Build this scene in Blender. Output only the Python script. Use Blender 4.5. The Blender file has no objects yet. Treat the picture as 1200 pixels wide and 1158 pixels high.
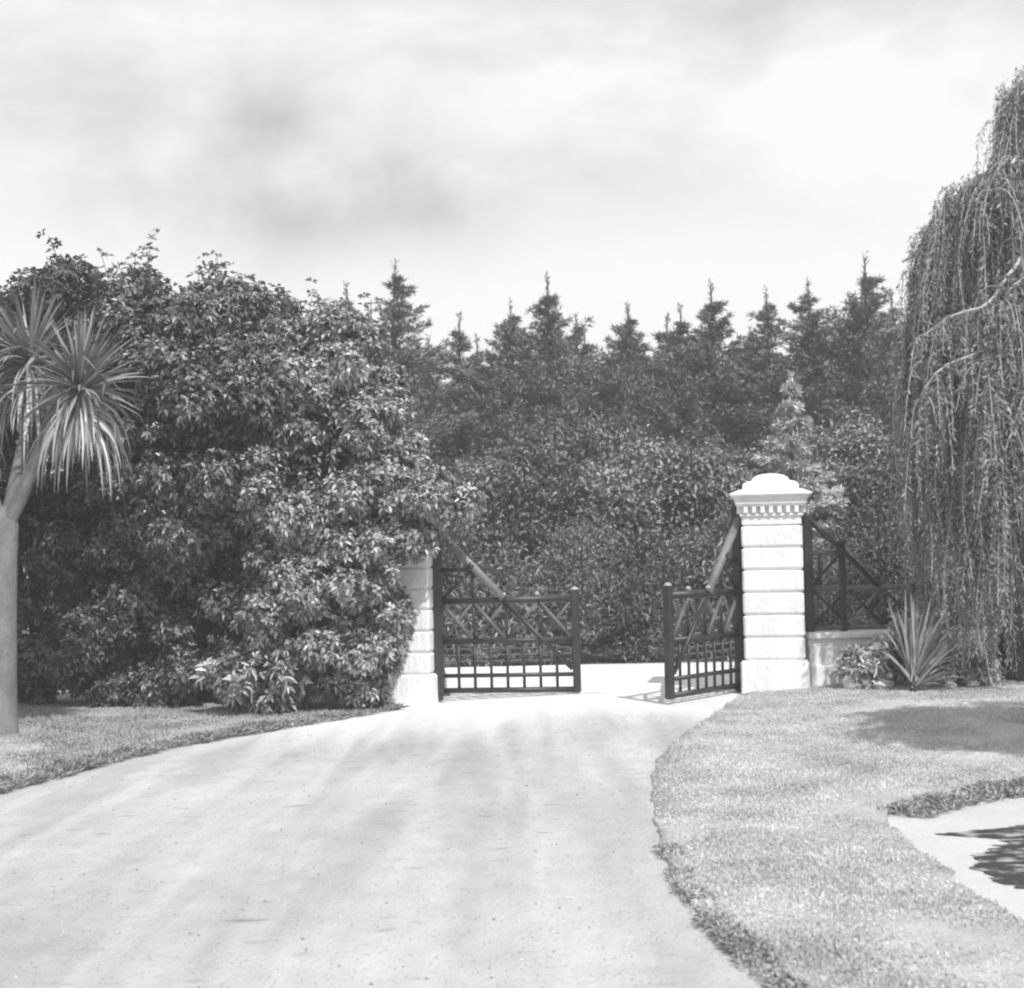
import bpy, math, random
import numpy as np
from mathutils import Vector, Matrix
from mathutils.geometry import delaunay_2d_cdt

scene = bpy.context.scene
PI = math.pi
rnd = random.Random(7)

# ---------------------------------------------------------------- camera
cam_data = bpy.data.cameras.new("camera")
cam_data.sensor_width = 36.0
cam_data.lens = 48.0
cam_data.clip_start = 0.1
cam_data.clip_end = 6000.0
cam = bpy.data.objects.new("camera", cam_data)
scene.collection.objects.link(cam)
pitch = math.atan(71 / 1600)
cam.matrix_world = (Matrix.Translation((0, 0, 1.75)) @ Matrix.Rotation(PI / 2 + pitch, 4, 'X')
                    @ Matrix.Rotation(math.radians(-1.0), 4, 'Z'))
cam_data.dof.use_dof = True
cam_data.dof.focus_distance = 13.5
cam_data.dof.aperture_fstop = 3.2
scene.camera = cam

# ---------------------------------------------------------------- world, sun, exposure
SUN_EL = math.radians(51)
sun_h = Vector((0.45, -0.89)).normalized()      # horizontal direction towards the sun
world = bpy.data.worlds.new("World")
scene.world = world
world.use_nodes = True
nt = world.node_tree
nt.nodes.clear()
N = nt.nodes.new
L = nt.links.new
w_out = N("ShaderNodeOutputWorld")
w_bg = N("ShaderNodeBackground")
w_sky = N("ShaderNodeTexSky")
w_sky.sky_type = 'NISHITA'
w_sky.sun_disc = False
w_sky.sun_elevation = SUN_EL
w_sky.sun_rotation = math.atan2(sun_h.x, sun_h.y)
w_sky.dust_density = 3.0
w_bw = N("ShaderNodeRGBToBW")
L(w_sky.outputs[0], w_bw.inputs[0])
# thin white cloud with soft greyer patches, by direction in the sky
w_tc = N("ShaderNodeTexCoord")
w_map = N("ShaderNodeMapping")
w_map.inputs['Scale'].default_value = (1.0, 1.0, 2.2)
w_map.inputs['Location'].default_value = (0.35, 0.0, 0.1)
L(w_tc.outputs['Generated'], w_map.inputs[0])
w_n = N("ShaderNodeTexNoise")
w_n.inputs['Scale'].default_value = 3.4
w_n.inputs['Detail'].default_value = 5.0
w_n.inputs['Roughness'].default_value = 0.55
w_n.inputs['Distortion'].default_value = 0.15
L(w_map.outputs[0], w_n.inputs['Vector'])
w_r = N("ShaderNodeMapRange")
w_r.inputs['From Min'].default_value = 0.40
w_r.inputs['From Max'].default_value = 0.66
w_r.inputs['To Min'].default_value = 11.0
w_r.inputs['To Max'].default_value = 6.6
L(w_n.outputs[0], w_r.inputs['Value'])
w_mix = N("ShaderNodeMix")
w_mix.data_type = 'FLOAT'
w_mix.inputs['Factor'].default_value = 0.86       # cloud cover over the clear sky
L(w_bw.outputs[0], w_mix.inputs['A'])
# the grey patches stay in the upper sky; towards the horizon the cloud is plain white
w_sep = N("ShaderNodeSeparateXYZ")
L(w_tc.outputs['Generated'], w_sep.inputs[0])
w_z = N("ShaderNodeMapRange")
w_z.interpolation_type = 'SMOOTHSTEP'
w_z.inputs['From Min'].default_value = 0.19
w_z.inputs['From Max'].default_value = 0.34
L(w_sep.outputs['Z'], w_z.inputs['Value'])
w_m2 = N("ShaderNodeMix")
w_m2.data_type = 'FLOAT'
w_m2.inputs['A'].default_value = 11.0
L(w_z.outputs[0], w_m2.inputs['Factor'])
L(w_r.outputs[0], w_m2.inputs['B'])
# a soft darker cloud bank high ahead, a little left
w_dist = N("ShaderNodeVectorMath")
w_dist.operation = 'DISTANCE'
w_map2 = N("ShaderNodeMapping")
w_map2.inputs['Scale'].default_value = (.62, 1.0, 1.5)
L(w_tc.outputs['Generated'], w_map2.inputs[0])
L(w_map2.outputs[0], w_dist.inputs[0])
w_dist.inputs[1].default_value = (-.15 * .62, .945, .275 * 1.5)
w_b = N("ShaderNodeMapRange")
w_b.interpolation_type = 'SMOOTHSTEP'
w_b.inputs['From Min'].default_value = 0.02
w_b.inputs['From Max'].default_value = 0.17
w_b.inputs['To Min'].default_value = 1.0
w_b.inputs['To Max'].default_value = 0.0
L(w_dist.outputs['Value'], w_b.inputs['Value'])
w_n2 = N("ShaderNodeTexNoise")
w_n2.inputs['Scale'].default_value = 7.0
w_n2.inputs['Detail'].default_value = 6.0
w_n2.inputs['Roughness'].default_value = 0.5
L(w_tc.outputs['Generated'], w_n2.inputs['Vector'])
w_n2r = N("ShaderNodeMapRange")
w_n2r.inputs['From Min'].default_value = 0.32
w_n2r.inputs['From Max'].default_value = 0.62
L(w_n2.outputs[0], w_n2r.inputs['Value'])
w_mu = N("ShaderNodeMath")
w_mu.operation = 'MULTIPLY'
L(w_b.outputs[0], w_mu.inputs[0])
L(w_n2r.outputs[0], w_mu.inputs[1])
w_mu2 = N("ShaderNodeMath")
w_mu2.operation = 'MULTIPLY_ADD'
L(w_mu.outputs[0], w_mu2.inputs[0])
w_mu2.inputs[1].default_value = -5.0
L(w_m2.outputs['Result'], w_mu2.inputs[2])
L(w_mu2.outputs[0], w_mix.inputs['B'])
L(w_mix.outputs['Result'], w_bg.inputs['Color'])
w_bg.inputs['Strength'].default_value = 0.10
L(w_bg.outputs[0], w_out.inputs['Surface'])

sun_data = bpy.data.lights.new("sun", 'SUN')
sun_data.energy = 4.4
sun_data.angle = math.radians(0.6)
sun_data.color = (1.0, 1.0, 1.0)
sun = bpy.data.objects.new("sun", sun_data)
scene.collection.objects.link(sun)
to_sun = Vector((sun_h.x * math.cos(SUN_EL), sun_h.y * math.cos(SUN_EL), math.sin(SUN_EL)))
sun.rotation_euler = to_sun.to_track_quat('Z', 'Y').to_euler()

scene.view_settings.view_transform = 'Standard'
scene.view_settings.look = 'None'
scene.view_settings.exposure = 0.0
scene.view_settings.gamma = 1.0
scene.render.engine = 'CYCLES'
scene.cycles.pixel_filter_type = 'BLACKMAN_HARRIS'
scene.cycles.filter_width = 2.2
scene.cycles.max_bounces = 6
scene.cycles.volume_bounces = 1
scene.cycles.transparent_max_bounces = 8


# ---------------------------------------------------------------- materials (all greys: the place is known in black and white)
def g(v):
    return (v, v, v, 1.0)


def mat(name, lo, hi, rough=0.7, scale=4.0, island=0.0, spec=0.3, bump=0.0, detail=4.0, translucent=0.0, stretch=None,
        bump_scale=None, fine=0.0):
    m = bpy.data.materials.new(name)
    m.use_nodes = True
    t = m.node_tree
    b = t.nodes['Principled BSDF']
    b.inputs['Roughness'].default_value = rough
    b.inputs['Specular IOR Level'].default_value = spec
    tc = t.nodes.new("ShaderNodeTexCoord")
    mp = t.nodes.new("ShaderNodeMapping")
    if stretch:
        mp.inputs['Scale'].default_value = stretch
    t.links.new(tc.outputs['Object'], mp.inputs[0])
    n = t.nodes.new("ShaderNodeTexNoise")
    n.inputs['Scale'].default_value = scale
    n.inputs['Detail'].default_value = detail
    n.inputs['Roughness'].default_value = 0.6
    t.links.new(mp.outputs[0], n.inputs['Vector'])
    val = n.outputs[0]
    if fine > 0:
        n2 = t.nodes.new("ShaderNodeTexNoise")
        n2.inputs['Scale'].default_value = scale * 14
        n2.inputs['Detail'].default_value = 3
        t.links.new(mp.outputs[0], n2.inputs['Vector'])
        mx2 = t.nodes.new("ShaderNodeMix")
        mx2.data_type = 'FLOAT'
        mx2.inputs['Factor'].default_value = fine
        t.links.new(val, mx2.inputs['A'])
        t.links.new(n2.outputs[0], mx2.inputs['B'])
        val = mx2.outputs['Result']
    if island > 0:
        geo = t.nodes.new("ShaderNodeNewGeometry")
        mx = t.nodes.new("ShaderNodeMix")
        mx.data_type = 'FLOAT'
        mx.inputs['Factor'].default_value = island
        t.links.new(val, mx.inputs['A'])
        t.links.new(geo.outputs['Random Per Island'], mx.inputs['B'])
        val = mx.outputs['Result']
    r = t.nodes.new("ShaderNodeValToRGB")
    r.color_ramp.elements[0].position = 0.25
    r.color_ramp.elements[1].position = 0.75
    r.color_ramp.elements[0].color = g(lo)
    r.color_ramp.elements[1].color = g(hi)
    t.links.new(val, r.inputs[0])
    t.links.new(r.outputs[0], b.inputs['Base Color'])
    if bump > 0:
        bn = t.nodes.new("ShaderNodeTexNoise")
        bn.inputs['Scale'].default_value = bump_scale or scale * 6
        bn.inputs['Detail'].default_value = 4
        t.links.new(mp.outputs[0], bn.inputs['Vector'])
        bp = t.nodes.new("ShaderNodeBump")
        bp.inputs['Strength'].default_value = bump
        bp.inputs['Distance'].default_value = 0.02
        t.links.new(bn.outputs[0], bp.inputs['Height'])
        t.links.new(bp.outputs[0], b.inputs['Normal'])
    if translucent > 0:
        tr = t.nodes.new("ShaderNodeBsdfTranslucent")
        t.links.new(r.outputs[0], tr.inputs['Color'])
        ms = t.nodes.new("ShaderNodeMixShader")
        ms.inputs[0].default_value = translucent
        t.links.new(b.outputs[0], ms.inputs[1])
        t.links.new(tr.outputs[0], ms.inputs[2])
        t.links.new(ms.outputs[0], t.nodes['Material Output'].inputs['Surface'])
    return m


def drive_mat():
    """pale rolled gravel with broad worn bands along the way the carriages go, and damp patches"""
    m = mat('gravel_drive', .33, .58, .92, .42, spec=.12, bump=.6, bump_scale=34, fine=.3, stretch=(1, .55, 1))
    t = m.node_tree
    b = t.nodes['Principled BSDF']
    src = b.inputs['Base Color'].links[0].from_socket
    tc = t.nodes.new("ShaderNodeTexCoord")
    mp = t.nodes.new("ShaderNodeMapping")
    mp.inputs['Rotation'].default_value = (0, 0, math.radians(20))
    mp.inputs['Scale'].default_value = (1.6, .16, 1)
    t.links.new(tc.outputs['Object'], mp.inputs[0])
    n = t.nodes.new("ShaderNodeTexNoise")
    n.inputs['Scale'].default_value = 1.4
    n.inputs['Detail'].default_value = 5
    n.inputs['Distortion'].default_value = .5
    t.links.new(mp.outputs[0], n.inputs['Vector'])
    r = t.nodes.new("ShaderNodeValToRGB")
    r.color_ramp.elements[0].position = .32
    r.color_ramp.elements[1].position = .62
    r.color_ramp.elements[0].color = g(.76)
    r.color_ramp.elements[1].color = g(1.0)
    t.links.new(n.outputs[0], r.inputs[0])
    mx = t.nodes.new("ShaderNodeMix")
    mx.data_type = 'RGBA'
    mx.blend_type = 'MULTIPLY'
    mx.inputs['Factor'].default_value = 1
    t.links.new(src, mx.inputs['A'])
    t.links.new(r.outputs[0], mx.inputs['B'])
    # scattered small dark scuffs
    v = t.nodes.new("ShaderNodeTexNoise")
    v.inputs['Scale'].default_value = 5.5
    v.inputs['Detail'].default_value = 6
    mp2 = t.nodes.new("ShaderNodeMapping")
    mp2.inputs['Scale'].default_value = (.5, 1.5, 1)
    t.links.new(tc.outputs['Object'], mp2.inputs[0])
    t.links.new(mp2.outputs[0], v.inputs['Vector'])
    r2 = t.nodes.new("ShaderNodeValToRGB")
    r2.color_ramp.elements[0].position = .25
    r2.color_ramp.elements[1].position = .36
    r2.color_ramp.elements[0].color = g(.6)
    r2.color_ramp.elements[1].color = g(1.0)
    t.links.new(v.outputs[0], r2.inputs[0])
    mx2 = t.nodes.new("ShaderNodeMix")
    mx2.data_type = 'RGBA'
    mx2.blend_type = 'MULTIPLY'
    mx2.inputs['Factor'].default_value = 1
    t.links.new(mx.outputs['Result'], mx2.inputs['A'])
    t.links.new(r2.outputs[0], mx2.inputs['B'])
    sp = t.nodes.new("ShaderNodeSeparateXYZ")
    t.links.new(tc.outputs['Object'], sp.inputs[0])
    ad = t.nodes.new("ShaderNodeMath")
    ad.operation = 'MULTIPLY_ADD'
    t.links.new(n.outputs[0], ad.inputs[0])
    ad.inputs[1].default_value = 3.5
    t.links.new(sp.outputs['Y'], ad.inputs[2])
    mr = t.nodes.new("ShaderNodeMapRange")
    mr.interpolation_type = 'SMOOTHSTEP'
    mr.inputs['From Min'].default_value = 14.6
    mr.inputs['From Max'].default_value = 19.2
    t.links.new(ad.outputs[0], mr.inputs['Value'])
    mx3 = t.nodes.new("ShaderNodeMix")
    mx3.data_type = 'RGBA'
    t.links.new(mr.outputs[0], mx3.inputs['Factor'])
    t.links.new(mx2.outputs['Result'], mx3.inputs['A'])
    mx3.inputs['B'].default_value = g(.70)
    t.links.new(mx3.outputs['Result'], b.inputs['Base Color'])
    return m


M = {
    'earth': mat('bare_earth', .10, .20, .95, .8, spec=.1, bump=.5),
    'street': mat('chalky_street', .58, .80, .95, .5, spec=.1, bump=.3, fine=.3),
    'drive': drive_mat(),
    'path': mat('path_gravel', .42, .56, .92, .9, spec=.1, bump=.4, bump_scale=30, fine=.3),
    'turf': mat('turf_soil', .22, .55, .95, 2.2, spec=.08, bump=.5, fine=.4),
    'grass': mat('mown_grass', .24, .86, .8, 1.3, island=.25, spec=.15, translucent=.2),
    'verge': mat('verge_grass', .12, .5, .75, 1.3, island=.45, spec=.15, translucent=.15),
    'grass_edge': mat('rank_grass', .12, .5, .6, 2.5, island=.6, spec=.25, translucent=.15),
    'white': mat('limewashed_render', .66, .88, .85, 3, spec=.2, bump=.8, bump_scale=20, fine=.3, stretch=(1, 1, .45)),
    'wall': mat('limewashed_wall', .66, .80, .85, 3, spec=.2, bump=.35, bump_scale=30, fine=.35),
    'gate': mat('dark_gate_paint', .012, .035, .42, 6, spec=.5, bump=.25, bump_scale=40),
    'brace': mat('weathered_pole', .13, .24, .5, 8, spec=.4, bump=.4, bump_scale=40),
    'bar': mat('worn_lattice_bar', .07, .15, .5, 8, spec=.4, bump=.3, bump_scale=40),
    'cap': mat('pale_finial', .28, .42, .5, 8, spec=.4),
    'iron': mat('iron_rod', .04, .07, .5, 8, spec=.4),
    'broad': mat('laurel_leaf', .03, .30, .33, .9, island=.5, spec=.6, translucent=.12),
    'broad_lit': mat('laurel_leaf_lit_pale', .07, .52, .33, .9, island=.6, spec=.6, translucent=.12),  # sunlit right side of the hedge painted lighter; also the pale-leaved shrub
    'broad_shade': mat('laurel_leaf_shade', .025, .12, .38, .9, island=.5, spec=.5, translucent=.1),  # same laurel leaf, shade at the hedge's left end put into the colour
    'pine': mat('pine_needle', .08, .32, .6, .7, island=.4, spec=.3),
    'pine_pale': mat('young_fir_needle', .35, .65, .5, 1.0, island=.4, spec=.4),
    'wood_leaf': mat('woodland_leaf', .05, .40, .5, .6, island=.5, spec=.45, translucent=.12),
    'wood_dark': mat('woodland_leaf_dark', .04, .26, .55, .6, island=.5, spec=.4, translucent=.1),
    'brush': mat('undergrowth_leaf', .08, .34, .5, 1.0, island=.5, spec=.4, translucent=.15),
    'bark': mat('dark_bark', .025, .09, .9, 6, spec=.15, bump=.7, stretch=(1, 1, .25)),  # dark tone also carries the shade on the willow trunk
    'pale_bark': mat('pale_bark', .4, .6, .8, 7, spec=.2, bump=.5, stretch=(1, 1, .4)),
    'palm_bark': mat('cabbage_tree_bark', .08, .28, .9, 8, spec=.15, bump=.8, bump_scale=28, stretch=(1, 1, .35), fine=.4),
    'palm_leaf': mat('cabbage_tree_leaf', .12, .30, .38, 2, island=.7, spec=.5, translucent=.1),
    'palm_dead': mat('cabbage_tree_dead_leaf', .24, .62, .6, 2, island=.7, spec=.3, translucent=.1),
    'willow': mat('willow_leaf', .08, .46, .5, 1.2, island=.5, spec=.35, translucent=.25),
    'flax': mat('flax_leaf', .1, .4, .35, 2, island=.7, spec=.5, translucent=.1),
    'shrub': mat('garden_shrub_leaf', .26, .68, .45, 2, island=.6, spec=.4, translucent=.2),
    'pebble': mat('loose_pebble', .16, .46, .9, 5, island=.8, spec=.15),
    'stone': mat('pale_stone', .5, .7, .8, 5, spec=.2, bump=.6),
}


# ---------------------------------------------------------------- object helpers
def tag(o, label=None, cat=None, group=None, kind=None):
    if label:
        o['label'] = label
    if cat:
        o['category'] = cat
    if group:
        o['group'] = group
    if kind:
        o['kind'] = kind
    return o


def empty(name, loc, rz=0.0, label=None, cat=None, group=None):
    o = bpy.data.objects.new(name, None)
    scene.collection.objects.link(o)
    o.location = loc
    o.rotation_euler = (0, 0, rz)
    o.empty_display_size = 0.3
    return tag(o, label, cat, group)


def mesh_np(name, verts, tris, m, parent=None, smooth=False):
    """verts (n,3) array, tris (k,3) array -> one mesh object"""
    me = bpy.data.meshes.new(name)
    verts = np.asarray(verts, dtype=np.float32)
    tris = np.asarray(tris, dtype=np.int32)
    me.vertices.add(len(verts))
    me.vertices.foreach_set("co", verts.ravel())
    me.loops.add(len(tris) * 3)
    me.loops.foreach_set("vertex_index", tris.ravel())
    me.polygons.add(len(tris))
    me.polygons.foreach_set("loop_start", np.arange(0, len(tris) * 3, 3, dtype=np.int32))
    me.polygons.foreach_set("loop_total", np.full(len(tris), 3, dtype=np.int32))
    if smooth:
        me.polygons.foreach_set("use_smooth", np.ones(len(tris), dtype=bool))
    me.update(calc_edges=True)
    me.materials.append(m)
    o = bpy.data.objects.new(name, me)
    scene.collection.objects.link(o)
    if parent:
        o.parent = parent
    return o


class MB:
    """collects shapes, builds one mesh object"""

    def __init__(self):
        self.v = []
        self.f = []

    def box(self, c, s, rz=0.0, bevel=0.0, taper=1.0):
        cx, cy, cz = c
        hx, hy, hz = s[0] / 2, s[1] / 2, s[2] / 2
        b = min(bevel, hx * .9, hy * .9, hz * .9)
        ca, sa = math.cos(rz), math.sin(rz)
        base = len(self.v)
        if b <= 0:
            lev = [(-hz, hx, hy), (hz, hx * taper, hy * taper)]
            for z, x, y in lev:
                for px, py in ((-x, -y), (x, -y), (x, y), (-x, y)):
                    self.v.append((cx + px * ca - py * sa, cy + px * sa + py * ca, cz + z))
            n, k = 2, 4
        else:
            lev = [(-hz, b), (-hz + b, 0), (hz - b, 0), (hz, b)]
            for z, ins in lev:
                x, y = hx - ins, hy - ins
                c8 = [(-x, -y + b), (-x + b, -y), (x - b, -y), (x, -y + b), (x, y - b), (x - b, y), (-x + b, y), (-x, y - b)]
                for px, py in c8:
                    self.v.append((cx + px * ca - py * sa, cy + px * sa + py * ca, cz + z))
            n, k = 4, 8
        for i in range(n - 1):
            for j in range(k):
                a = base + i * k + j
                d = base + i * k + (j + 1) % k
                self.f.append((a, d, d + k, a + k))
        self.f.append(tuple(base + j for j in reversed(range(k))))
        self.f.append(tuple(base + (n - 1) * k + j for j in range(k)))
        return self

    def tube(self, pts, radii, n=8, cap=True):
        pts = [Vector(p) for p in pts]
        if not isinstance(radii, (list, tuple)):
            radii = [radii] * len(pts)
        base = len(self.v)
        prev = None
        for i, p in enumerate(pts):
            if i == 0:
                d = pts[1] - pts[0]
            elif i == len(pts) - 1:
                d = pts[-1] - pts[-2]
            else:
                d = pts[i + 1] - pts[i - 1]
            d.normalize()
            if prev is None:
                ref = Vector((0, 0, 1)) if abs(d.z) < .9 else Vector((1, 0, 0))
                u = d.cross(ref).normalized()
            else:
                u = (prev - d * prev.dot(d)).normalized()
            prev = u
            w = d.cross(u)
            for j in range(n):
                a = 2 * PI * j / n
                q = p + (u * math.cos(a) + w * math.sin(a)) * radii[i]
                self.v.append(tuple(q))
        for i in range(len(pts) - 1):
            for j in range(n):
                a = base + i * n + j
                d = base + i * n + (j + 1) % n
                self.f.append((a, d, d + n, a + n))
        if cap:
            self.f.append(tuple(base + j for j in reversed(range(n))))
            self.f.append(tuple(base + (len(pts) - 1) * n + j for j in range(n)))
        return self

    def lathe(self, c, prof, n=16):
        base = len(self.v)
        for r, z in prof:
            for j in range(n):
                a = 2 * PI * j / n
                self.v.append((c[0] + r * math.cos(a), c[1] + r * math.sin(a), c[2] + z))
        for i in range(len(prof) - 1):
            for j in range(n):
                a = base + i * n + j
                d = base + i * n + (j + 1) % n
                self.f.append((a, d, d + n, a + n))
        self.f.append(tuple(base + j for j in reversed(range(n))))
        self.f.append(tuple(base + (len(prof) - 1) * n + j for j in range(n)))
        return self

    def frustum(self, c, levels, bevel=0.012):
        """square profile stack: levels = [(half_width, z), ...] with nipped corners"""
        base = len(self.v)
        for h, z in levels:
            b = bevel
            for px, py in [(-h, -h + b), (-h + b, -h), (h - b, -h), (h, -h + b), (h, h - b), (h - b, h), (-h + b, h), (-h, h - b)]:
                self.v.append((c[0] + px, c[1] + py, c[2] + z))
        k = 8
        for i in range(len(levels) - 1):
            for j in range(k):
                a = base + i * k + j
                d = base + i * k + (j + 1) % k
                self.f.append((a, d, d + k, a + k))
        self.f.append(tuple(base + j for j in reversed(range(k))))
        self.f.append(tuple(base + (len(levels) - 1) * k + j for j in range(k)))
        return self

    def build(self, name, m, parent=None, smooth=False, loc=None):
        me = bpy.data.meshes.new(name)
        me.from_pydata(self.v, [], self.f)
        if smooth:
            for p in me.polygons:
                p.use_smooth = True
        me.update()
        me.materials.append(m)
        o = bpy.data.objects.new(name, me)
        scene.collection.objects.link(o)
        if parent:
            o.parent = parent
        if loc:
            o.location = loc
        return o


def copy_thing(root, loc, rz=0.0, scale=(1, 1, 1), label=None, group=None):
    r = root.copy()
    scene.collection.objects.link(r)
    r.location = loc
    r.rotation_euler = (0, 0, rz)
    r.scale = scale
    if label:
        r['label'] = label
    if group:
        r['group'] = group
    for ch in list(root.children):
        c = ch.copy()
        scene.collection.objects.link(c)
        c.parent = r
        for gch in ch.children:
            d = gch.copy()
            scene.collection.objects.link(d)
            d.parent = c
    return r


def sm(a, b, x):
    t = np.clip((x - a) / (b - a), 0, 1)
    return t * t * (3 - 2 * t)


def H(x, y):
    """height of the ground: falls a little towards the left pillar, a low mound on the right-hand lawn"""
    return (-0.15 * sm(1.6, -1.4, x) * sm(6, 15, y)
            + 0.10 * sm(2.4, 4.6, x) * sm(10.5, 14.5, y) * (1 - sm(17.5, 20, y)))


# ---------------------------------------------------------------- leaf arrays
def unit(a):
    return a / np.maximum(np.linalg.norm(a, axis=1, keepdims=True), 1e-9)


def leaves(p, d, nrm, length, width, fold=0.25, droop=0.0):
    """diamond leaf folded on its midrib: p base, d direction, nrm approx face normal"""
    p = np.asarray(p)
    n = len(p)
    d = unit(np.asarray(d))
    s = unit(np.cross(d, nrm))
    up = np.cross(s, d)
    length = np.broadcast_to(length, (n,))[:, None]
    width = np.broadcast_to(width, (n,))[:, None]
    tip = p + d * length
    tip[:, 2] -= (droop * length[:, 0])
    mid = p + d * length * 0.5
    a = mid + s * width * .5 + up * width * fold
    b = mid - s * width * .5 + up * width * fold
    v = np.empty((n, 4, 3))
    v[:, 0] = p
    v[:, 1] = a
    v[:, 2] = tip
    v[:, 3] = b
    i = np.arange(n)[:, None] * 4
    t = np.concatenate([i + np.array([[0, 1, 2]]), i + np.array([[0, 2, 3]])], axis=1).reshape(-1, 3)
    return v.reshape(-1, 3), t


def join(parts):
    vs, ts, o = [], [], 0
    for v, t in parts:
        vs.append(v)
        ts.append(t + o)
        o += len(v)
    return np.concatenate(vs), np.concatenate(ts)


def rdir(rs, n):
    return unit(rs.normal(size=(n, 3)))


def whorl_leaves(rs, tips, axis, k, length, width, spread=1.0, droop=0.15):
    """k leaves in a rosette about each tip"""
    n = len(tips)
    P = np.repeat(tips, k, axis=0)
    A = np.repeat(unit(axis), k, axis=0)
    R = rdir(rs, n * k)
    side = unit(R - A * (R * A).sum(1, keepdims=True))
    el = rs.uniform(-.15, .75, size=(n * k, 1))
    D = unit(side * spread + A * el)
    nn = unit(A - D * (A * D).sum(1, keepdims=True) + .15 * rdir(rs, n * k))
    ln = length * rs.uniform(.65, 1.2, n * k)
    return leaves(P + D * .01, D, nn, ln, ln * (width / length), droop=droop)


def lobes_on(rs, main, n, rlo, rhi, zmin=0.2, keep=None):
    """small lobes scattered over big ellipsoids -> list of centre, radius"""
    out = []
    w = np.array([r[0] * r[2] for _, r in main])
    w = w / w.sum()
    tries = 0
    while len(out) < n and tries < n * 30:
        tries += 1
        i = rs.choice(len(main), p=w)
        c, r = main[i]
        d = rs.normal(size=3)
        d /= np.linalg.norm(d)
        q = np.array(c) + d * np.array(r) * rs.uniform(.72, 1.0)
        if q[2] < zmin:
            continue
        if keep and not keep(q):
            continue
        inside = False
        for j, (c2, r2) in enumerate(main):
            if j != i and (((q - np.array(c2)) / np.array(r2)) ** 2).sum() < .45:
                inside = True
        if inside:
            continue
        out.append((q, rs.uniform(rlo, rhi)))
    return out


def crown_tips(rs, lobes, per_area, flat=.8, up=.35):
    tips, axes = [], []
    for c, r in lobes:
        n = max(4, int(per_area * r * r * 12.5))
        d = rdir(rs, n)
        rr = r * np.sqrt(rs.uniform(.25, 1.0, size=(n, 1))) * rs.uniform(.85, 1.12, size=(n, 1))
        q = c + d * rr * np.array([1, 1, flat])
        tips.append(q)
        axes.append(unit(d + np.array([0, 0, up]) + .35 * rs.normal(size=(n, 3))))
    return np.concatenate(tips), np.concatenate(axes)


def limb_path(a, b, sag, rs, n=6, wob=.06):
    a, b = Vector(a), Vector(b)
    out = []
    for i in range(n + 1):
        t = i / n
        p = a.lerp(b, t)
        p.z += sag * math.sin(PI * t)
        if 0 < i < n:
            p += Vector(rs.normal(size=3) * wob)
        out.append(p)
    return out


def trunk_mesh(rs, base, lobes, trunk_r, fork_z, m, parent, n_limbs=10):
    mb = MB()
    base = Vector(base)
    fork = base + Vector((rs.uniform(-.15, .15), rs.uniform(-.15, .15), fork_z))
    pts = limb_path(base - Vector((0, 0, .15)), fork, 0, rs, 4, .03)
    mb.tube(pts, [trunk_r * 1.35, trunk_r * 1.05, trunk_r, trunk_r * .92, trunk_r * .85], 10)
    idx = rs.permutation(len(lobes))[:n_limbs]
    for i in idx:
        c, r = lobes[i]
        tgt = Vector(c)
        s = fork + Vector((0, 0, -rs.uniform(0, .3) * fork_z))
        pts = limb_path(s, tgt, .15, rs, 6, .07)
        r0 = trunk_r * rs.uniform(.35, .55)
        mb.tube(pts, [r0 * (1 - .85 * k / 6) for k in range(7)], 6)
    return mb.build('trunk', m, parent, smooth=True)


def loft(pts):
    return np.array(pts, dtype=float)


# ---------------------------------------------------------------- ground sheets
def smooth_line(pts, step=.25):
    """Catmull-Rom through the points"""
    P = [np.array(p, float) for p in pts]
    P = [2 * P[0] - P[1]] + P + [2 * P[-1] - P[-2]]
    out = []
    for i in range(1, len(P) - 2):
        n = max(2, int(np.linalg.norm(P[i + 1] - P[i]) / step))
        for k in range(n):
            t = k / n
            a, b, c, d = P[i - 1], P[i], P[i + 1], P[i + 2]
            out.append(.5 * ((2 * b) + (-a + c) * t + (2 * a - 5 * b + 4 * c - d) * t * t + (-a + 3 * b - 3 * c + d) * t ** 3))
    out.append(P[-2])
    return out


def in_poly(x, y, poly):
    px = np.array([p[0] for p in poly])
    py = np.array([p[1] for p in poly])
    c = np.zeros(np.shape(x), dtype=bool)
    j = len(px) - 1
    for i in range(len(px)):
        cond = ((py[i] > y) != (py[j] > y)) & (x < (px[j] - px[i]) * (y - py[i]) / (py[j] - py[i] + 1e-12) + px[i])
        c ^= cond
        j = i
    return c


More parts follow.
